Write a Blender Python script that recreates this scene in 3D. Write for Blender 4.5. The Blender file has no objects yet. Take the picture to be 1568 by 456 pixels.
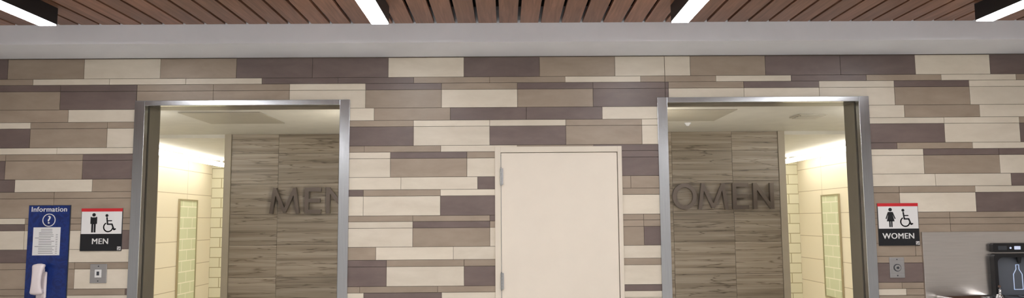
import bpy, bmesh, math, random
from mathutils import Matrix, Vector
random.seed(7)
sc=bpy.context.scene
try:
    sc.view_settings.view_transform='Standard'
    sc.view_settings.look='None'
    sc.view_settings.exposure=0.2
except Exception: pass

def lin(c):
    r=[]
    for v in c[:3]:
        v=v/255.0
        r.append(v/12.92 if v<=0.04045 else ((v+0.055)/1.055)**2.4)
    return (r[0],r[1],r[2],1.0)

# ---------------------------------------------------------------- materials
def new_mat(name):
    m=bpy.data.materials.new(name); m.use_nodes=True
    nt=m.node_tree
    return m,nt,nt.nodes['Principled BSDF']
def mapped(nt,scale=(1,1,1),src=None):
    tc=nt.nodes.new('ShaderNodeTexCoord'); mp=nt.nodes.new('ShaderNodeMapping')
    mp.inputs['Scale'].default_value=scale
    nt.links.new(tc.outputs['Object'],mp.inputs['Vector'])
    return mp
def noise(nt,scale,vec,detail=4,rough=0.55,dist=0.0):
    n=nt.nodes.new('ShaderNodeTexNoise')
    n.inputs['Scale'].default_value=scale; n.inputs['Detail'].default_value=detail
    n.inputs['Roughness'].default_value=rough; n.inputs['Distortion'].default_value=dist
    nt.links.new(vec.outputs[0],n.inputs['Vector'])
    return n
def ramp(nt,fac,stops):
    r=nt.nodes.new('ShaderNodeValToRGB')
    e=r.color_ramp.elements
    while len(e)<len(stops): e.new(0.5)
    for i,(p,c) in enumerate(stops):
        e[i].position=p; e[i].color=c
    nt.links.new(fac,r.inputs['Fac'])
    return r
def island_val(nt,col,lo,hi,seed=0.0):
    g=nt.nodes.new('ShaderNodeNewGeometry')
    mr=nt.nodes.new('ShaderNodeMapRange')
    mr.inputs['To Min'].default_value=lo; mr.inputs['To Max'].default_value=hi
    nt.links.new(g.outputs['Random Per Island'],mr.inputs['Value'])
    h=nt.nodes.new('ShaderNodeHueSaturation')
    nt.links.new(mr.outputs[0],h.inputs['Value']); nt.links.new(col,h.inputs['Color'])
    return h.outputs['Color']
def mat_tile(name,c1,c2,rough=0.38,var=0.06):
    m,nt,b=new_mat(name)
    mp=mapped(nt,(1.2,1.2,3.4))
    n=noise(nt,2.4,mp,7,0.62,0.3)
    r=ramp(nt,n.outputs['Fac'],[(0.3,lin(c1)),(0.7,lin(c2))])
    col=island_val(nt,r.outputs['Color'],1-var,1+var)
    nt.links.new(col,b.inputs['Base Color'])
    b.inputs['Roughness'].default_value=rough
    return m
def mat_plain(name,c,rough=0.5,metal=0.0,nz=0.04,scale=6):
    m,nt,b=new_mat(name)
    mp=mapped(nt)
    n=noise(nt,scale,mp,3)
    L=lin(c)
    a=tuple(max(0,v*(1-nz)) for v in L[:3])+(1,); d=tuple(min(1,v*(1+nz)) for v in L[:3])+(1,)
    r=ramp(nt,n.outputs['Fac'],[(0.3,a),(0.7,d)])
    nt.links.new(r.outputs['Color'],b.inputs['Base Color'])
    b.inputs['Roughness'].default_value=rough; b.inputs['Metallic'].default_value=metal
    return m
def mat_emit(name,c,s):
    m,nt,b=new_mat(name)
    b.inputs['Base Color'].default_value=(0.9,0.9,0.9,1)
    b.inputs['Emission Color'].default_value=lin(c); b.inputs['Emission Strength'].default_value=s
    return m
def mat_steel(name,c=(176,178,178),rough=0.3,stretch=(60,60,1)):
    m,nt,b=new_mat(name)
    mp=mapped(nt,stretch)
    n=noise(nt,4,mp,3)
    L=lin(c)
    r=ramp(nt,n.outputs['Fac'],[(0.3,tuple(v*0.88 for v in L[:3])+(1,)),(0.7,L)])
    nt.links.new(r.outputs['Color'],b.inputs['Base Color'])
    b.inputs['Metallic'].default_value=1.0; b.inputs['Roughness'].default_value=rough
    bp=nt.nodes.new('ShaderNodeBump'); bp.inputs['Strength'].default_value=0.04
    nt.links.new(n.outputs['Fac'],bp.inputs['Height']); nt.links.new(bp.outputs[0],b.inputs['Normal'])
    return m
def mat_brick(name,axis,c1,c2,mortar,w,h,ms=0.004,rough=0.25,offset=0.5):
    m,nt,b=new_mat(name)
    tc=nt.nodes.new('ShaderNodeTexCoord'); s=nt.nodes.new('ShaderNodeSeparateXYZ'); c=nt.nodes.new('ShaderNodeCombineXYZ')
    nt.links.new(tc.outputs['Object'],s.inputs[0])
    nt.links.new(s.outputs[axis[0]],c.inputs['X']); nt.links.new(s.outputs[axis[1]],c.inputs['Y'])
    k=nt.nodes.new('ShaderNodeTexBrick')
    k.offset=offset
    k.inputs['Scale'].default_value=1.0
    k.inputs['Brick Width'].default_value=w; k.inputs['Row Height'].default_value=h
    k.inputs['Mortar Size'].default_value=ms; k.inputs['Mortar Smooth'].default_value=0.1
    k.inputs['Color1'].default_value=lin(c1); k.inputs['Color2'].default_value=lin(c2); k.inputs['Mortar'].default_value=lin(mortar)
    nt.links.new(c.outputs[0],k.inputs['Vector'])
    nt.links.new(k.outputs['Color'],b.inputs['Base Color'])
    b.inputs['Roughness'].default_value=rough
    return m

M={}
M['cream']=mat_tile('tile_cream',(210,200,181),(224,215,197))
M['tan']=mat_tile('tile_tan',(150,135,118),(167,152,134))
M['dark']=mat_tile('tile_plum_brown',(104,90,85),(122,107,101))
M['grout']=mat_plain('grout',(108,97,86),0.9)
M['white']=mat_plain('painted_gypsum',(234,237,242),0.7,nz=0.015)
M['ceilw']=mat_plain('vestibule_ceiling_paint',(218,216,208),0.6)
M['hall']=mat_plain('hall_paint',(222,221,218),0.7)
M['door']=mat_plain('door_paint',(230,221,205),0.42,nz=0.015)
M['doorf']=mat_plain('door_frame_paint',(222,213,196),0.42,nz=0.015)
M['steel']=mat_steel('brushed_steel',(196,200,203),0.19)
M['steeld']=mat_plain('grey_metal_liner',(130,125,114),0.35,0.35)
M['steelh']=mat_steel('brushed_steel_horizontal',(216,211,205),0.3,(1,60,60))
M['chrome']=mat_steel('chrome',(215,215,215),0.12)
M['letter']=mat_plain('letter_metal',(112,102,94),0.28,0.6)
M['black']=mat_plain('matte_black',(14,13,13),0.8)
M['fix']=mat_plain('fixture_black',(24,24,26),0.5)
M['lens']=mat_emit('led_lens',(252,250,252),28.0)
M['lens2']=mat_emit('restroom_fill_strip_lens',(255,250,240),20.0)  # emission of the added, unseen fill strips
M['lens3']=mat_emit('restroom_pendant_lens',(255,251,242),9.0)
M['lens4']=mat_emit('restroom_fill_panel_lens',(255,250,240),14.0)  # emission of the added, unseen ceiling fill panel
M['signw']=mat_plain('sign_white',(232,232,230),0.4,nz=0.01)
M['signk']=mat_plain('sign_black',(22,24,28),0.35)
M['signr']=mat_plain('sign_red',(205,40,48),0.4)
M['phone']=mat_plain('phone_plastic',(236,226,226),0.3,nz=0.01)
M['plate']=mat_steel('plate_steel',(195,195,195),0.4,(1,1,50))
M['greydark']=mat_plain('dark_grey_plastic',(62,66,72),0.4)
M['greymid']=mat_plain('mid_grey_plastic',(96,102,110),0.35)
M['bluel']=mat_emit('bottle_icon_glow',(90,150,220),0.4)
M['vent']=mat_plain('vent_grey',(182,177,164),0.5)
M['post']=mat_plain('tan_metal_trim',(172,163,146),0.4)
M['mirror']=mat_steel('panel_edge',(200,192,168),0.3)
m,nt,b=new_mat('blue_panel'); mp=mapped(nt,(3,3,3)); n=noise(nt,2.5,mp,3,0.6,3.0)
r=ramp(nt,n.outputs['Fac'],[(0.4,lin((15,38,98))),(0.55,lin((20,50,122))),(0.62,lin((15,40,104)))])
nt.links.new(r.outputs['Color'],b.inputs['Base Color']); b.inputs['Roughness'].default_value=0.3; M['blue']=m
# wood
m,nt,b=new_mat('wood_slat'); mp=mapped(nt,(14,0.7,14)); n=noise(nt,3,mp,6,0.6,0.8)
r=ramp(nt,n.outputs['Fac'],[(0.3,lin((114,80,62))),(0.55,lin((142,102,80))),(0.75,lin((164,120,96)))])
col=island_val(nt,r.outputs['Color'],0.8,1.15); nt.links.new(col,b.inputs['Base Color']); b.inputs['Roughness'].default_value=0.4; M['wood']=m
# limestone, horizontal veins
m,nt,b=new_mat('veined_limestone')
g=nt.nodes.new('ShaderNodeNewGeometry'); tc=nt.nodes.new('ShaderNodeTexCoord')
off=nt.nodes.new('ShaderNodeVectorMath'); off.operation='MULTIPLY_ADD'
cb=nt.nodes.new('ShaderNodeCombineXYZ')
nt.links.new(g.outputs['Random Per Island'],cb.inputs['X']); nt.links.new(g.outputs['Random Per Island'],cb.inputs['Z'])
off.inputs[1].default_value=(7,7,5)
nt.links.new(cb.outputs[0],off.inputs[0]); nt.links.new(tc.outputs['Object'],off.inputs[2])
mp=nt.nodes.new('ShaderNodeMapping'); mp.inputs['Scale'].default_value=(0.42,1,16); nt.links.new(off.outputs[0],mp.inputs['Vector'])
n=noise(nt,1.6,mp,7,0.6,0.2)
r=ramp(nt,n.outputs['Fac'],[(0.3,lin((114,103,89))),(0.42,lin((140,129,114))),(0.55,lin((156,145,130))),(0.7,lin((174,163,148)))])
mp2=nt.nodes.new('ShaderNodeMapping'); mp2.inputs['Scale'].default_value=(0.4,1,7); nt.links.new(off.outputs[0],mp2.inputs['Vector'])
n2=noise(nt,2.0,mp2,4,0.5,0.3)
r2=ramp(nt,n2.outputs['Fac'],[(0.484,(1,1,1,1)),(0.5,(0.32,0.28,0.24,1)),(0.516,(1,1,1,1))])
mx=nt.nodes.new('ShaderNodeMixRGB'); mx.blend_type='MULTIPLY'; mx.inputs['Fac'].default_value=0.85
nt.links.new(r.outputs['Color'],mx.inputs[1]); nt.links.new(r2.outputs['Color'],mx.inputs[2])
col=island_val(nt,mx.outputs[0],0.88,1.1)
nt.links.new(col,b.inputs['Base Color']); b.inputs['Roughness'].default_value=0.35; M['stone']=m
M['rtile_side']=mat_brick('restroom_wall_tile_side',('Y','Z'),(234,224,202),(228,218,195),(182,166,140),0.9,0.33,0.005,0.3,0.0)
M['rtile_back']=mat_brick('restroom_subway_tile',('X','Z'),(230,226,202),(224,220,194),(172,163,130),0.3,0.15,0.006)
M['green']=mat_brick('green_brick_pattern',('Y','Z'),(212,216,182),(206,211,176),(236,233,212),0.3,0.15,0.008)
M['floor']=mat_brick('floor_tile',('X','Y'),(206,203,198),(200,197,191),(170,166,160),0.6,0.6,0.005,0.35,0.0)

# ---------------------------------------------------------------- helpers
def box(bm,x0,x1,y0,y1,z0,z1,mi=0,bev=0.0):
    if x0>x1:x0,x1=x1,x0
    if y0>y1:y0,y1=y1,y0
    vs=[bm.verts.new((x,y,z)) for x in (x0,x1) for y in (y0,y1) for z in (z0,z1)]
    idx=[(0,1,3,2),(4,6,7,5),(0,4,5,1),(2,3,7,6),(0,2,6,4),(1,5,7,3)]
    fs=[]
    for i in idx:
        f=bm.faces.new([vs[k] for k in i]); f.material_index=mi; fs.append(f)
    if bev>0:
        es=list({e for f in fs for e in f.edges})
        r=bmesh.ops.bevel(bm,geom=es,offset=bev,segments=2,profile=0.5,affect='EDGES')
        for f in r['faces']: f.material_index=mi
def finish(name,bm,mats,parent=None,smooth=False):
    bmesh.ops.recalc_face_normals(bm,faces=bm.faces[:])
    me=bpy.data.meshes.new(name); bm.to_mesh(me); bm.free()
    for k in mats: me.materials.append(M[k])
    if smooth:
        for p in me.polygons: p.use_smooth=True
    ob=bpy.data.objects.new(name,me); sc.collection.objects.link(ob)
    if parent: ob.parent=parent
    return ob
def bobj(name,boxes,mats,parent=None):
    bm=bmesh.new()
    for b_ in boxes: box(bm,*b_)
    return finish(name,bm,mats,parent)
def prism(bm,pts,y0,y1,mi=0):
    """extrude polygon (x,z) between y0 (front) and y1"""
    a=[bm.verts.new((p[0],y0,p[1])) for p in pts]; c=[bm.verts.new((p[0],y1,p[1])) for p in pts]
    f=[bm.faces.new(a),bm.faces.new(c[::-1])]
    n_=len(pts)
    for i in range(n_):
        f.append(bm.faces.new((a[i],a[(i+1)%n_],c[(i+1)%n_],c[i])))
    for q in f: q.material_index=mi
def disc(bm,cx,cz,r_,y0,y1,mi=0,n_=28):
    prism(bm,[(cx+r_*math.cos(2*math.pi*i/n_),cz+r_*math.sin(2*math.pi*i/n_)) for i in range(n_)],y0,y1,mi)
def stroke(bm,pts,w,y0,y1,mi=0,cap=True):
    """thick polyline made of quads with round joints"""
    for (ax,az),(bx,bz) in zip(pts[:-1],pts[1:]):
        dx,dz=bx-ax,bz-az; l=math.hypot(dx,dz)
        if l<1e-9: continue
        nx,nz_=-dz/l*w/2,dx/l*w/2
        prism(bm,[(ax+nx,az+nz_),(bx+nx,bz+nz_),(bx-nx,bz-nz_),(ax-nx,az-nz_)],y0,y1,mi)
    if cap:
        for p in pts: disc(bm,p[0],p[1],w/2,y0,y1,mi,16)
def arc(cx,cz,r_,a0,a1,n_=20):
    return [(cx+r_*math.cos(math.radians(a0+(a1-a0)*i/n_)),cz+r_*math.sin(math.radians(a0+(a1-a0)*i/n_))) for i in range(n_+1)]
def text(name,s,x,z,size,y,mat,parent,bold=0.0,align='CENTER',ext=0.0008):
    cu=bpy.data.curves.new(name,'FONT'); cu.body=s; cu.size=size; cu.align_x=align; cu.align_y='CENTER'
    cu.extrude=ext; cu.space_character=1.06
    ob=bpy.data.objects.new(name,cu); sc.collection.objects.link(ob)
    ob.location=(x,y,z); ob.rotation_euler=(math.pi/2,0,0)
    bpy.context.view_layer.update()
    dg=bpy.context.evaluated_depsgraph_get()
    me=bpy.data.meshes.new_from_object(ob.evaluated_get(dg))
    mw=ob.matrix_world.copy(); bpy.data.objects.remove(ob)
    me.transform(mw)
    if bold>0:
        b2=bmesh.new(); b2.from_mesh(me)
        for dx in (-bold,bold):
            d=bmesh.new(); d.from_mesh(me)
            bmesh.ops.translate(d,verts=d.verts[:],vec=(dx,-0.0001 if dx>0 else 0.0001,0))
            tmp=bpy.data.meshes.new('tmp'); d.to_mesh(tmp); d.free(); b2.from_mesh(tmp); bpy.data.meshes.remove(tmp)
        b2.to_mesh(me); b2.free()
    me.materials.clear(); me.materials.append(M[mat])
    o2=bpy.data.objects.new(name,me); sc.collection.objects.link(o2)
    if parent: o2.parent=parent
    return o2
def empty(name):
    e=bpy.data.objects.new(name,None); sc.collection.objects.link(e); return e

# ---------------------------------------------------------------- tiled wall
OL=(-3.012,-1.266,2.569); OR=(1.242,2.980,2.572); OD=(-0.088,0.944,2.175)
cuts=[(OL[0],OL[1],-1,OL[2]),(OR[0],OR[1],-1,OR[2]),(OD[0],OD[1],-1,OD[2]),(1.312,1.317,2.5,3.2)]
XL,XR=-6.5,6.5
def subtract(rects,c):
    out=[]
    for (a,b_,z0,z1) in rects:
        cx0,cx1,cz0,cz1=c
        if b_<=cx0 or a>=cx1 or z1<=cz0 or z0>=cz1: out.append((a,b_,z0,z1)); continue
        if a<cx0: out.append((a,cx0,z0,z1))
        if b_>cx1: out.append((cx1,b_,z0,z1))
        m0,m1=max(a,cx0),min(b_,cx1)
        if z1>cz1: out.append((m0,m1,cz1,z1))
        if z0<cz0: out.append((m0,m1,z0,cz0))
    return out
edges=[2.918,2.754,2.704,2.650,2.500,2.397,2.346,2.189,2.137,2.085,1.933,1.832,1.780,1.622,1.575,1.523,1.372,1.269,1.216,1.060,1.010]
rows=[(-0.96,"DTCTDDCDTCTDDCD"),(-0.75,"TCCCDDTTCTCDTCT"),(-1.144,"DDDTTCDTDDTDCDC"),(-1.144,"TTDTTCTCTDCCCTC"),
(-0.45,"TCTTCTDDCTDCTCT"),(-0.75,"CTTTTTCCTCTTCCT"),(-0.75,"DTCTTDCDTCTDDCD"),(-0.527,"CCTTTTCTDDTDTCC"),(-0.936,"TTDTDCDTTDCDCDD"),
(-0.936,"DTDTDCTCTDTDCTC"),(-0.85,"DCTTTCCDTTDTCCD"),(-0.53,"TTTTDTCTTTDTTCT"),(-0.53,"TTTTCCDTCCTTCDD"),(-0.752,"CTTTTTTDTTTTTTT"),
(-0.752,"DTTTTCDTTTTTTTT"),(-0.752,"CCDTTCTCTDTTTTT"),(-0.425,"DCTTTCCCCTTTTCT"),(-0.96,"TTTTTDTTTTTTTDT"),(-0.96,"DTCTTDCDTCTTDCT"),(-0.55,"TTDTTTTTDTTTTTT")]
mod=[0.05,0.052,0.152,0.102,0.052,0.156]
z=edges[-1]; mi_=1
while z>0.06:
    z2=max(0.0,z-mod[mi_%6]); edges.append(z2); z=z2; mi_+=1
    rows.append((random.choice([-0.96,-0.75,-1.14,-0.53]),''.join(random.choice("CTDTC") for _ in range(15))))
if edges[-1]>0: edges[-1]=0.0
PITCH=0.6215; J=0.0016
ci={'C':1,'T':2,'D':3}
bm=bmesh.new()
# structural backing
for (a,b_,z0,z1) in [(XL,OL[0],0,3.25),(OL[1],OD[0],0,3.25),(OD[1],OR[0],0,3.25),(OR[1],XR,0,3.25),(OL[0],OL[1],OL[2],3.25),(OR[0],OR[1],OR[2],3.25),(OD[0],OD[1],OD[2],3.25)]:
    box(bm,a,b_,0.0,0.22,z0,z1,0)
for ri,(an,s) in enumerate(rows):
    z1,z0=edges[ri],edges[ri+1]
    for k in range(-10,13):
        a=an+k*PITCH; b_=a+PITCH
        if b_<XL+0.05 or a>XR-0.05: continue
        c=s[(k+6)%15]
        rs=[(a+J,b_-J,z0+J,z1-J)]
        for cc in cuts: rs=subtract(rs,cc)
        for r_ in rs:
            if r_[1]-r_[0]<0.006 or r_[3]-r_[2]<0.004: continue
            box(bm,r_[0],r_[1],-0.009,0.0,r_[2],r_[3],ci[c])
finish('wall_back',bm,['grout','cream','tan','dark'])

# ---------------------------------------------------------------- hall shell
bobj('wall_left',[(-6.65,-6.5,-9.0,0.0,0,3.25)],['hall'])
bobj('wall_right',[(6.5,6.65,-9.0,0.0,0,3.25)],['hall'])
bobj('wall_front',[(-6.65,6.65,-9.15,-9.0,0,3.25)],['hall'])
bobj('floor',[(-6.65,6.65,-9.15,6.0,-0.1,0.0)],['floor'])
# soffit
bm=bmesh.new(); box(bm,-6.5,6.5,-0.5,-0.0,2.925,3.25,0,0.0); finish('ceiling_soffit',bm,['white'])
# wood slat ceiling
bm=bmesh.new()
p=0.158; x=-0.674-0.01-40*p
while x<6.4:
    if x>-6.45:
        box(bm,x+0.011,x+p-0.011,-8.98,-0.503,3.072,3.094,0,0.0)
    x+=p
box(bm,-6.5,6.5,-9.0,-0.5,3.2,3.25,1)
finish('ceiling',bm,['wood','black'])
# linear lights
for cx in (-3.175,-0.87,1.226,3.37):
    bm=bmesh.new()
    w=0.062
    box(bm,cx-w,cx+w,-8.6,-0.94,2.955,3.075,0)
    box(bm,cx-w+0.004,cx+w-0.004,-8.596,-0.944,2.947,2.957,1)
    finish('linear_ceiling_light',bm,['fix','lens'])

# ---------------------------------------------------------------- restrooms
def restroom(s,O,tag,jx,word):
    # door surround (stainless cased opening)
    fa,fb,ft=O; fw=0.083; hh=0.042
    bm=bmesh.new()
    for (a,b_,z0,z1) in [(fa,fa+fw,0,ft),(fb-fw,fb,0,ft),(fa+fw,fb-fw,ft-hh,ft)]:
        box(bm,a,b_,-0.03,0.03,z0,z1,0,0.003)
    # liner with a dark reveal groove
    for (a,b_,z0,z1) in [(fa+0.001,fa+fw-0.010,0,ft-hh),(fb-fw+0.010,fb-0.001,0,ft-hh),(fa+0.001,fb-0.001,ft-hh+0.01,ft-0.001)]:
        box(bm,a,b_,0.03,0.055,z0,z1,2)
    for (a,b_) in [(fa+0.001,fa+fw+0.002),(fb-fw-0.002,fb-0.001)]:
        box(bm,a,b_,0.055,0.24,0,ft-hh+0.002,1)
    box(bm,fa+0.001,fb-0.001,0.055,0.24,ft-hh+0.002,ft-0.001,1)
    finish('door_frame_restroom',bm,['steel','steeld','black'])
    # stone partition
    X=lambda v:s*v
    end=3.005; inner=1.15
    bm=bmesh.new()
    box(bm,X(inner),X(end),2.112,2.25,0,2.54,1)
    zs=[2.54,2.328,1.995,1.66,1.33,0.985,0.65,0.32,0.0]
    xs=[end,jx[0],jx[1],inner]
    for a,b_ in zip(zs[:-1],zs[1:]):
        for c,d in zip(xs[:-1],xs[1:]):
            box(bm,X(c-0.0015),X(d+0.0015),2.10,2.112,b_+0.0015,a-0.0015,0)
    finish('partition_wall_stone_'+tag,bm,['stone','grout'])
    bobj('trim_partition_end_'+tag,[(X(3.006),X(3.078),2.085,2.26,0,2.54)],['post'])
    # shell
    bobj('wall_outer_'+tag,[(X(4.5),X(4.6),0.22,5.5,0,2.7)],['rtile_side'])
    bobj('wall_inner_'+tag,[(X(1.05),X(1.15),0.24,5.5,0,2.7)],['rtile_side'])
    bobj('wall_rear_'+tag,[(X(1.15),X(4.5),5.35,5.5,0,2.7)],['rtile_back'])
    bobj('ceiling_'+tag,[(X(1.15),X(4.5),0.22,2.26,2.54,2.64),(X(3.078),X(4.5),2.1,2.26,2.50,2.54),(X(1.15),X(4.5),2.26,5.35,2.50,2.64)],['ceilw'])
    # framed wall panel with a pale green brick pattern
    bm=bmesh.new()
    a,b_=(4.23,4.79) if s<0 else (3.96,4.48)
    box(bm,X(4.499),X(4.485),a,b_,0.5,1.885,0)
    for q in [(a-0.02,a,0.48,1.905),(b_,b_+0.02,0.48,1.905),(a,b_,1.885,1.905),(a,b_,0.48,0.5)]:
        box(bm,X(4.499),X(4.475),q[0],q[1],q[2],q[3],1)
    finish('green_brick_panel',bm,['green','mirror'])
    # strip lights hung just under the ceiling along the outer wall
    for (y0,y1) in [(2.3,3.80),(3.87,5.05)]:
        bm=bmesh.new()
        box(bm,X(4.19),X(4.21),y0+0.1,y0+0.14,2.455,2.50,0)
        box(bm,X(4.19),X(4.21),y1-0.14,y1-0.1,2.455,2.50,0)
        box(bm,X(4.16),X(4.24),y0,y1,2.40,2.455,1,0.01)
        finish('restroom_fill_strip',bm,['white','lens3'])
    # unseen fill strips added inside the entrance wall to brighten stone and vestibule
    bm=bmesh.new()
    box(bm,X(3.10),X(4.40),0.222,0.25,2.30,2.38,0)
    box(bm,X(3.105),X(4.395),0.25,0.275,2.305,2.375,1)
    finish('restroom_fill_strip',bm,['white','lens2'])
    bm=bmesh.new()  # second added fill strip, upright and out of view beside the opening
    box(bm,X(1.17),X(1.25),0.245,0.27,0.9,2.4,0)
    box(bm,X(1.175),X(1.245),0.27,0.295,0.905,2.395,1)
    finish('restroom_fill_strip',bm,['white','lens2'])
    # unseen fill panel added behind the partition to brighten the outer wall
    bm=bmesh.new()
    box(bm,X(1.95),X(2.65),3.0,4.6,2.485,2.499,0)
    box(bm,X(2.0),X(2.6),3.05,4.55,2.478,2.485,1)
    finish('restroom_fill_panel',bm,['white','lens4'])
    # ceiling access panel
    bm=bmesh.new()
    a,b_=(2.15,2.86) if s<0 else (1.33,2.04)
    box(bm,X(a),X(b_),0.42,1.16,2.532,2.539,0)
    finish('ceiling_access_panel',bm,['vent'])
    # letters
    bm=bmesh.new(); t=0.042; y0,y1=2.025,2.070
    def letter(ch,x0,x1,zb,zt):
        if ch=='M':
            w=x1-x0; sl=w*0.13
            stroke(bm,[(x0+t*0.5,zb),(x0+sl+t*0.4,zt)],t*0.9,y0,y1,0,False)
            stroke(bm,[(x1-t*0.5,zb),(x1-sl-t*0.4,zt)],t*0.9,y0,y1,0,False)
            stroke(bm,[(x0+sl+t*0.3,zt-0.01),((x0+x1)/2,zb+0.02)],t*0.85,y0+0.001,y1-0.001,0,False)
            stroke(bm,[(x1-sl-t*0.3,zt-0.01),((x0+x1)/2,zb+0.02)],t*0.85,y0+0.002,y1-0.002,0,False)
        elif ch=='E':
            stroke(bm,[(x0+t/2,zb),(x0+t/2,zt)],t,y0,y1,0,False)
            for zz,l in ((zt-t/2,x1),((zt+zb)/2,x1-0.012),(zb+t/2,x1)):
                stroke(bm,[(x0+t,zz),(l,zz)],t,y0,y1,0,False)
        elif ch=='N':
            stroke(bm,[(x0+t/2,zb),(x0+t/2,zt)],t,y0,y1,0,False)
            stroke(bm,[(x1-t/2,zb),(x1-t/2,zt)],t,y0,y1,0,False)
            stroke(bm,[(x0+t*0.6,zt-0.015),(x1-t*0.6,zb+0.015)],t*0.9,y0+0.001,y1-0.001,0,False)
        elif ch=='O':
            cx,cz=(x0+x1)/2,(zt+zb)/2; ra=(x1-x0)/2; rb=(zt-zb)/2; n_=40
            o_=[(cx+ra*math.cos(2*math.pi*i/n_),cz+rb*math.sin(2*math.pi*i/n_)) for i in range(n_)]
            q=[(cx+(ra-t)*math.cos(2*math.pi*i/n_),cz+(rb-t)*math.sin(2*math.pi*i/n_)) for i in range(n_)]
            for i in range(n_):
                j=(i+1)%n_
                prism(bm,[o_[i],o_[j],q[j],q[i]],y0,y1,0)
        elif ch=='W':
            w=x1-x0
            P_=[(x0+t*0.4,zt),(x0+w*0.27,zb),(x0+w*0.5,zt),(x0+w*0.73,zb),(x1-t*0.4,zt)]
            for a_,b__ in zip(P_[:-1],P_[1:]): stroke(bm,[a_,b__],t*0.85,y0,y1,0,False)
    for (ch,x0,x1,zb,zt) in word: letter(ch,x0,x1,zb,zt)
    # stand-off pins
    for (ch,x0,x1,zb,zt) in word:
        for xx in (x0+0.02,x1-0.02):
            for zz in ((zb+0.03,) if ch in 'MNE' else ((zt+zb)/2,)):
                box(bm,xx-0.004,xx+0.004,y1,2.10,zz-0.004,zz+0.004,0)
    finish(('mens' if s<0 else 'womens')+'_room_lettering',bm,['letter'])
zl0,zl1=1.668,1.948; zr0,zr1=1.682,1.965
restroom(-1,OL,'mens',(2.49,1.83),[('M',-2.56,-2.23,zl0,zl1),('E',-2.175,-2.0,zl0,zl1),('N',-1.945,-1.70,zl0,zl1)])
restroom(1,OR,'womens',(2.495,1.83),[('W',1.36,1.79,zr0,zr1),('O',1.81,2.075,zr0,zr1),('M',2.085,2.42,zr0,zr1),('E',2.465,2.64,zr0,zr1),('N',2.69,2.915,zr0,zr1)])
bobj('air_vent',[(2.72,2.98,0.75,1.0,2.53,2.539),(2.74,2.96,0.77,0.80,2.522,2.53),(2.74,2.96,0.83,0.86,2.522,2.53),(2.74,2.96,0.89,0.92,2.522,2.53),(2.74,2.96,0.95,0.98,2.522,2.53)],['vent'])
bm=bmesh.new()
bmesh.ops.create_cone(bm,cap_ends=True,segments=16,radius1=0.012,radius2=0.035,depth=0.03,matrix=Matrix.Translation((1.83,1.35,2.524)))
finish('sprinkler_head',bm,['white'])

# ---------------------------------------------------------------- utility door
e=empty('door_1')
fw=0.047
bm=bmesh.new()
for q in [(OD[0],OD[0]+fw,0,OD[2]),(OD[1]-fw*0.72,OD[1],0,OD[2]),(OD[0]+fw,OD[1]-fw*0.72,OD[2]-fw,OD[2])]:
    box(bm,q[0],q[1],-0.022,0.20,q[2],q[3],0,0.002)
finish('frame',bm,['doorf'],e)
bm=bmesh.new(); box(bm,OD[0]+fw+0.004,OD[1]-fw*0.72-0.005,-0.012,0.035,0.01,OD[2]-fw-0.004,0,0.002); finish('leaf',bm,['door'],e)
bm=bmesh.new()
hx=OD[0]+fw+0.002
for (z0,z1) in [(1.865,1.998),(1.03,1.16),(0.2,0.33)]:
    n_=5; h=(z1-z0)/n_
    for i in range(n_):
        bmesh.ops.create_cone(bm,cap_ends=True,segments=16,radius1=0.0085,radius2=0.0085,depth=h*0.94,matrix=Matrix.Translation((hx,-0.028,z0+h*(i+0.5))))
    for zz in (z0-0.004,z1+0.004):
        bmesh.ops.create_cone(bm,cap_ends=True,segments=12,radius1=0.005,radius2=0.005,depth=0.01,matrix=Matrix.Translation((hx,-0.028,zz)))
    box(bm,hx-0.002,hx+0.018,-0.022,-0.012,z0,z1,0)
finish('hinges',bm,['steel'],e)
bm=bmesh.new()
box(bm,0.83,0.87,-0.018,-0.012,0.83,0.91,0,0.001)
bmesh.ops.create_uvsphere(bm,u_segments=20,v_segments=12,radius=0.028,matrix=Matrix.Translation((0.85,-0.07,0.86)))
bmesh.ops.create_cone(bm,cap_ends=True,segments=16,radius1=0.012,radius2=0.012,depth=0.05,matrix=Matrix.Translation((0.85,-0.04,0.86))@Matrix.Rotation(math.pi/2,4,'X'))
finish('knob',bm,['steel'],e,True)

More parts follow.
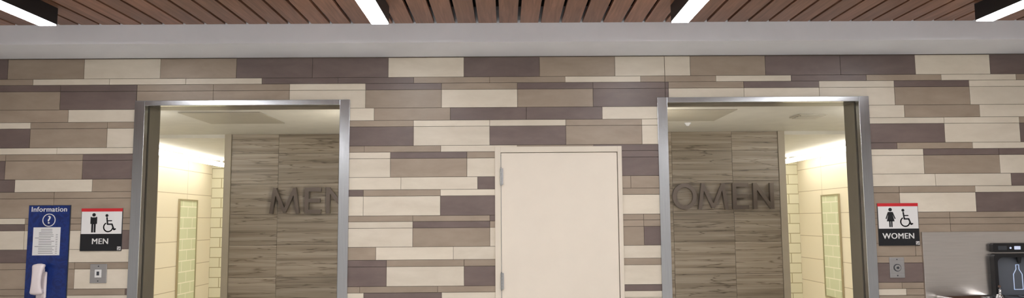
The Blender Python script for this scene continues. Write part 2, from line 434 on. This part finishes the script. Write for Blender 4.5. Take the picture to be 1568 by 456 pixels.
# ---------------------------------------------------------------- restroom signs
def restroom_sign(x0,x1,z0,z1,label,woman):
    e=empty('restroom_sign')
    W=x1-x0; H=z1-z0
    bm=bmesh.new()
    yb=-0.009
    zk=z0+H*0.40; zr=z0+H*0.925
    box(bm,x0,x1,-0.016,yb,z0,z1,2,0.0)
    box(bm,x0,x1,-0.018,-0.016,z0,zk,1)
    box(bm,x0,x1,-0.018,-0.016,zr,z1,3)
    box(bm,x0+0.004,x1-0.004,-0.018,-0.016,zk,zr,0)
    y0,y1=-0.0195,-0.018
    # person pictogram
    cx=x0+W*0.31; pt=zr-0.012; pb=zk+0.012; h=pt-pb
    disc(bm,cx,pt-h*0.09,h*0.09,y0,y1,1)
    if not woman:
        prism(bm,[(cx-h*.17,pt-h*.22),(cx+h*.17,pt-h*.22),(cx+h*.17,pt-h*.56),(cx+h*.11,pt-h*.56),(cx+h*.11,pb),(cx+h*.015,pb),(cx+h*.015,pb+h*.42),(cx-h*.015,pb+h*.42),(cx-h*.015,pb),(cx-h*.11,pb),(cx-h*.11,pt-h*.56),(cx-h*.17,pt-h*.56)],y0,y1,1)
        disc(bm,cx-h*.14,pt-h*.22,h*.03,y0+0.0002,y1,1,12); disc(bm,cx+h*.14,pt-h*.22,h*.03,y0+0.0002,y1,1,12)
    else:
        prism(bm,[(cx-h*.09,pt-h*.21),(cx+h*.09,pt-h*.21),(cx+h*.20,pb+h*.30),(cx-h*.20,pb+h*.30)],y0,y1,1)
        stroke(bm,[(cx-h*.11,pt-h*.24),(cx-h*.23,pt-h*.55)],h*.055,y0+0.0001,y1,1)
        stroke(bm,[(cx+h*.11,pt-h*.24),(cx+h*.23,pt-h*.55)],h*.055,y0+0.0001,y1,1)
        for q in (-1,1): stroke(bm,[(cx+q*h*.05,pb+h*.32),(cx+q*h*.05,pb+h*.03)],h*.07,y0,y1,1)
    # wheelchair pictogram
    wx=x0+W*0.68; s_=h
    disc(bm,wx-s_*.12,pt-s_*.13,s_*.075,y0,y1,1)
    stroke(bm,[(wx-s_*.11,pt-s_*.25),(wx-s_*.07,pt-s_*.58),(wx+s_*.16,pt-s_*.58),(wx+s_*.27,pt-s_*.86),(wx+s_*.34,pt-s_*.83)],s_*.075,y0,y1,1)
    stroke(bm,[(wx-s_*.10,pt-s_*.40),(wx+s_*.13,pt-s_*.40)],s_*.055,y0+0.0001,y1,1)
    stroke(bm,arc(wx-s_*.03,pb+s_*.27,s_*.235,125,350,26),s_*.06,y0+0.0002,y1,1)
    # small sticker
    box(bm,x1-0.032,x1-0.004,-0.0195,-0.018,z0+0.006,z0+0.034,0)
    for i in range(4):
        for j in range(4):
            if (i*3+j*5)%4!=1: box(bm,x1-0.030+i*0.006,x1-0.0255+i*0.006,-0.0200,-0.0195,z0+0.008+j*0.006,z0+0.0125+j*0.006,1)
    finish('panel',bm,['signw','signk','greydark','signr'],e)
    text('label',label,(x0+x1)/2-0.005,z0+H*0.22,0.064,-0.0188,'signw',e,0.0012)
restroom_sign(-3.407,-3.078,1.359,1.698,'MEN',False)
restroom_sign(3.008,3.338,1.354,1.695,'WOMEN',True)

# ---------------------------------------------------------------- information panel with phone
e=empty('information_phone_panel')
x0,x1,zt,zb=-3.83,-3.495,1.727,0.80
bm=bmesh.new()
box(bm,x0,x1,-0.014,-0.009,zb,zt,1)
box(bm,x0+0.004,x1-0.004,-0.020,-0.014,zb+0.004,zt-0.004,0,0.001)
finish('board',bm,['blue','greydark'],e)
text('title','Information',(x0+x1)/2,1.692,0.057,-0.0212,'signw',e,0.0009)
bm=bmesh.new()
cx,cz=-3.661,1.607
pts=arc(cx,cz,0.049,0,360,36); stroke(bm,pts,0.006,-0.0225,-0.020,0,False)
finish('question_ring',bm,['signw'],e)
text('question_mark','?',cx,cz,0.088,-0.0212,'signw',e,0.0022)
bm=bmesh.new(); box(bm,-3.781,-3.565,-0.0215,-0.020,1.328,1.55,0)
random.seed(3)
for i in range(15):
    zz=1.535-i*0.0135
    a=-3.765+ (0.03 if i%5 else 0.0); b_=-3.64+random.random()*0.035
    if i<2: a,b_=-3.72,-3.63
    box(bm,a,b_,-0.0219,-0.0215,zz-0.003,zz,1)
    if i>2: box(bm,-3.60,-3.585,-0.0219,-0.0215,zz-0.003,zz,1)
finish('notice_paper',bm,['signw','greydark'],e)
# phone: base + curved handset
def loft(bm,secs,n_=20,mi=0):
    rings=[]
    for (c,rx,ry) in secs:
        rings.append([bm.verts.new((c[0]+rx*math.copysign(abs(math.cos(t_))**0.7,math.cos(t_)),c[1]+ry*math.copysign(abs(math.sin(t_))**0.7,math.sin(t_)),c[2])) for t_ in [2*math.pi*i/n_ for i in range(n_)]])
    for a_,b__ in zip(rings[:-1],rings[1:]):
        for i in range(n_):
            f=bm.faces.new((a_[i],a_[(i+1)%n_],b__[(i+1)%n_],b__[i])); f.material_index=mi
    bm.faces.new(rings[0]); bm.faces.new(rings[-1][::-1])
bm=bmesh.new()
px=-3.688
box(bm,px-0.038,px+0.040,-0.042,-0.020,0.99,1.20,0,0.01)
finish('phone_base',bm,['phone'],e,False)
bm=bmesh.new()
secs=[]
for i in range(33):
    t_=i/32; zz=1.266-0.245*t_
    u=abs(2*t_-1)
    wv=0.036+0.019*(u**2.2)
    endr=math.sqrt(max(0.0,1-max(0.0,(u-0.80)/0.20)**2))
    wv*=0.25+0.75*endr
    dep=(0.016+0.012*u**2)*(0.3+0.7*endr)
    bow=-0.085-0.014*math.cos((t_-0.5)*math.pi)+0.008*u**3
    secs.append(((px+0.012*(0.5-t_),bow,zz),wv,dep))
loft(bm,secs)
finish('handset',bm,['phone'],e,True)
bm=bmesh.new()
for (za,zb_) in [(1.195,1.23),(1.035,1.07)]:
    box(bm,px-0.032,px+0.032,-0.075,-0.040,za,zb_,0,0.008)
finish('cradle',bm,['phone'],e)
bm=bmesh.new()
cv=[(px,1.0)]+[(px+0.012*math.sin(i*0.9),1.0-0.012*i) for i in range(1,14)]
stroke(bm,cv,0.006,-0.05,-0.044,0); finish('cord',bm,['phone'],e)

# ---------------------------------------------------------------- electrical plates
bm=bmesh.new()
box(bm,-3.318,-3.185,-0.017,-0.009,1.105,1.256,0,0.003)
box(bm,-3.278,-3.225,-0.021,-0.017,1.150,1.212,1,0.001)
box(bm,-3.262,-3.241,-0.024,-0.021,1.166,1.197,2,0.001)
disc(bm,-3.2515,1.238,0.005,-0.019,-0.017,2,12); disc(bm,-3.2515,1.122,0.005,-0.019,-0.017,2,12)
finish('wall_outlet_plate',bm,['plate','signw','greydark'])
bm=bmesh.new()
box(bm,3.083,3.203,-0.017,-0.009,1.097,1.26,0,0.003)
disc(bm,3.143,1.178,0.030,-0.021,-0.017,2); disc(bm,3.143,1.178,0.024,-0.026,-0.021,0); disc(bm,3.143,1.178,0.010,-0.032,-0.026,2)
disc(bm,3.143,1.243,0.005,-0.019,-0.017,2,12); disc(bm,3.143,1.115,0.005,-0.019,-0.017,2,12)
finish('key_switch_plate',bm,['plate','signw','greydark'])

# ---------------------------------------------------------------- drinking fountain with bottle filler
e=empty('drinking_fountain')
bm=bmesh.new(); box(bm,3.352,4.72,-0.03,-0.009,0.45,1.462,0,0.002); finish('back_panel',bm,['steelh'],e)
# filler housing with rounded recess
bm=bmesh.new()
fx0,fx1,fz0,fz1=3.885,4.30,0.93,1.285
def rrect(a,b_,c,d,r_,n_=8):
    pts=[]
    for (cx_,cz_,a0) in [(b_-r_,d-r_,0),(a+r_,d-r_,90),(a+r_,c+r_,180),(b_-r_,c+r_,270)]:
        pts+=[(cx_+r_*math.cos(math.radians(a0+90*i/n_)),cz_+r_*math.sin(math.radians(a0+90*i/n_))) for i in range(n_+1)]
    return pts
outer=rrect(fx0,fx1,fz0,fz1,0.03); inn=rrect(fx0+0.028,fx1-0.028,fz0+0.03,fz1-0.028,0.045)
yf,yb=-0.085,-0.035
n_=len(outer)
O1=[bm.verts.new((p_[0],yf,p_[1])) for p_ in outer]; I1=[bm.verts.new((p_[0],yf,p_[1])) for p_ in inn]
O2=[bm.verts.new((p_[0],-0.03,p_[1])) for p_ in outer]; I2=[bm.verts.new((p_[0]*0.96+0.04*(fx0+fx1)/2,yb,p_[1])) for p_ in inn]
for i in range(n_):
    j=(i+1)%n_
    for q,mm in (((O1[i],O1[j],I1[j],I1[i]),0),((O1[i],O1[j],O2[j],O2[i]),0),((I1[i],I1[j],I2[j],I2[i]),1)):
        f=bm.faces.new(q); f.material_index=mm
f=bm.faces.new(I2); f.material_index=1
finish('bottle_filler_alcove',bm,['fix','greymid'],e)
bm=bmesh.new()
prism(bm,rrect(fx0+0.005,fx1,1.297,1.368,0.014),-0.075,-0.03,0)
prism(bm,rrect(3.93,4.0,1.315,1.347,0.006),-0.077,-0.075,1)
prism(bm,rrect(4.06,4.11,1.318,1.345,0.004),-0.077,-0.075,2)
prism(bm,rrect(4.15,4.26,1.308,1.356,0.006),-0.077,-0.075,1)
disc(bm,4.03,1.331,0.008,-0.077,-0.075,2)
finish('display',bm,['fix','greydark','bluel'],e)
# bottle outline icon
bm=bmesh.new()
bx=4.10
ol=[(bx-.035,1.0),(bx-.035,1.12),(bx-.012,1.16),(bx-.012,1.195),(bx+.012,1.195),(bx+.012,1.16),(bx+.035,1.12),(bx+.035,1.0),(bx-.035,1.0)]
stroke(bm,ol,0.005,-0.038,-0.0352,0)
finish('bottle_icon',bm,['bluel'],e)
bm=bmesh.new()
bmesh.ops.create_cone(bm,cap_ends=True,segments=16,radius1=0.012,radius2=0.02,depth=0.05,matrix=Matrix.Translation((4.10,-0.062,1.235)))
finish('filler_nozzle',bm,['fix'],e)
# basins (rounded bowls hung from the panel)
def basin(name,a,b_):
    bm=bmesh.new()
    ya,yd=-0.03,-0.47; zt_=0.958
    def ring(ins,z_,n_=10):
        r_=0.10-ins*0.3
        pts=[]
        for (cx_,cy_,a0) in [(b_-ins-r_,yd+ins+r_,270),(b_-ins-0.02,ya-ins*0.5-0.02,0),(a+ins+0.02,ya-ins*0.5-0.02,90),(a+ins+r_,yd+ins+r_,180)]:
            rr=r_ if a0 in (270,180) else 0.02
            pts+=[(cx_+rr*math.cos(math.radians(a0+90*i/n_)),cy_+rr*math.sin(math.radians(a0+90*i/n_)),z_) for i in range(n_+1)]
        return [bm.verts.new(p_) for p_ in pts]
    rs=[ring(0.07,zt_-0.20),ring(0.01,zt_-0.05),ring(0.0,zt_-0.01),ring(0.004,zt_),ring(0.022,zt_),ring(0.03,zt_-0.012),ring(0.09,zt_-0.07),ring(0.15,zt_-0.08)]
    for A,B in zip(rs[:-1],rs[1:]):
        for i in range(len(A)):
            j=(i+1)%len(A); bm.faces.new((A[i],A[j],B[j],B[i]))
    bm.faces.new(rs[0]); bm.faces.new(rs[-1])
    finish(name,bm,['chrome'],e,True)
basin('basin_1',3.43,3.97)
basin('basin_2',4.05,4.62)
cu=bpy.data.curves.new('bub','CURVE'); cu.dimensions='3D'; cu.bevel_depth=0.011; cu.bevel_resolution=4
sp=cu.splines.new('BEZIER'); sp.bezier_points.add(2)
for bp_,co in zip(sp.bezier_points,[(3.90,-0.10,0.94),(3.90,-0.11,1.01),(3.87,-0.15,1.035)]):
    bp_.co=co; bp_.handle_left_type=bp_.handle_right_type='AUTO'
cu.use_fill_caps=True
ob=bpy.data.objects.new('bubbler',cu); sc.collection.objects.link(ob); ob.parent=e; cu.materials.append(M['chrome'])
bm=bmesh.new()
bmesh.ops.create_cone(bm,cap_ends=True,segments=20,radius1=0.028,radius2=0.02,depth=0.03,matrix=Matrix.Translation((3.90,-0.10,0.955)))
finish('bubbler_collar',bm,['chrome'],e,True)
bobj('cabinet',[(3.45,4.60,-0.30,-0.03,0.45,0.74)],['steelh'],e)

# ---------------------------------------------------------------- world + camera
w=bpy.data.worlds.new('World'); sc.world=w; w.use_nodes=True
w.node_tree.nodes['Background'].inputs[0].default_value=(0.8,0.85,0.9,1); w.node_tree.nodes['Background'].inputs[1].default_value=0.3
R=Matrix.Rotation(-0.0087,3,'Z')@Matrix.Rotation(math.radians(95.5),3,'X')@Matrix.Rotation(-0.0072,3,'Z')
cam=bpy.data.cameras.new('Camera'); co=bpy.data.objects.new('Camera',cam); sc.collection.objects.link(co)
cam.sensor_width=36; cam.sensor_fit='HORIZONTAL'; cam.lens=36*1132/1568
co.matrix_world=Matrix.Translation((0,-6,1.58))@R.to_4x4()
sc.camera=co
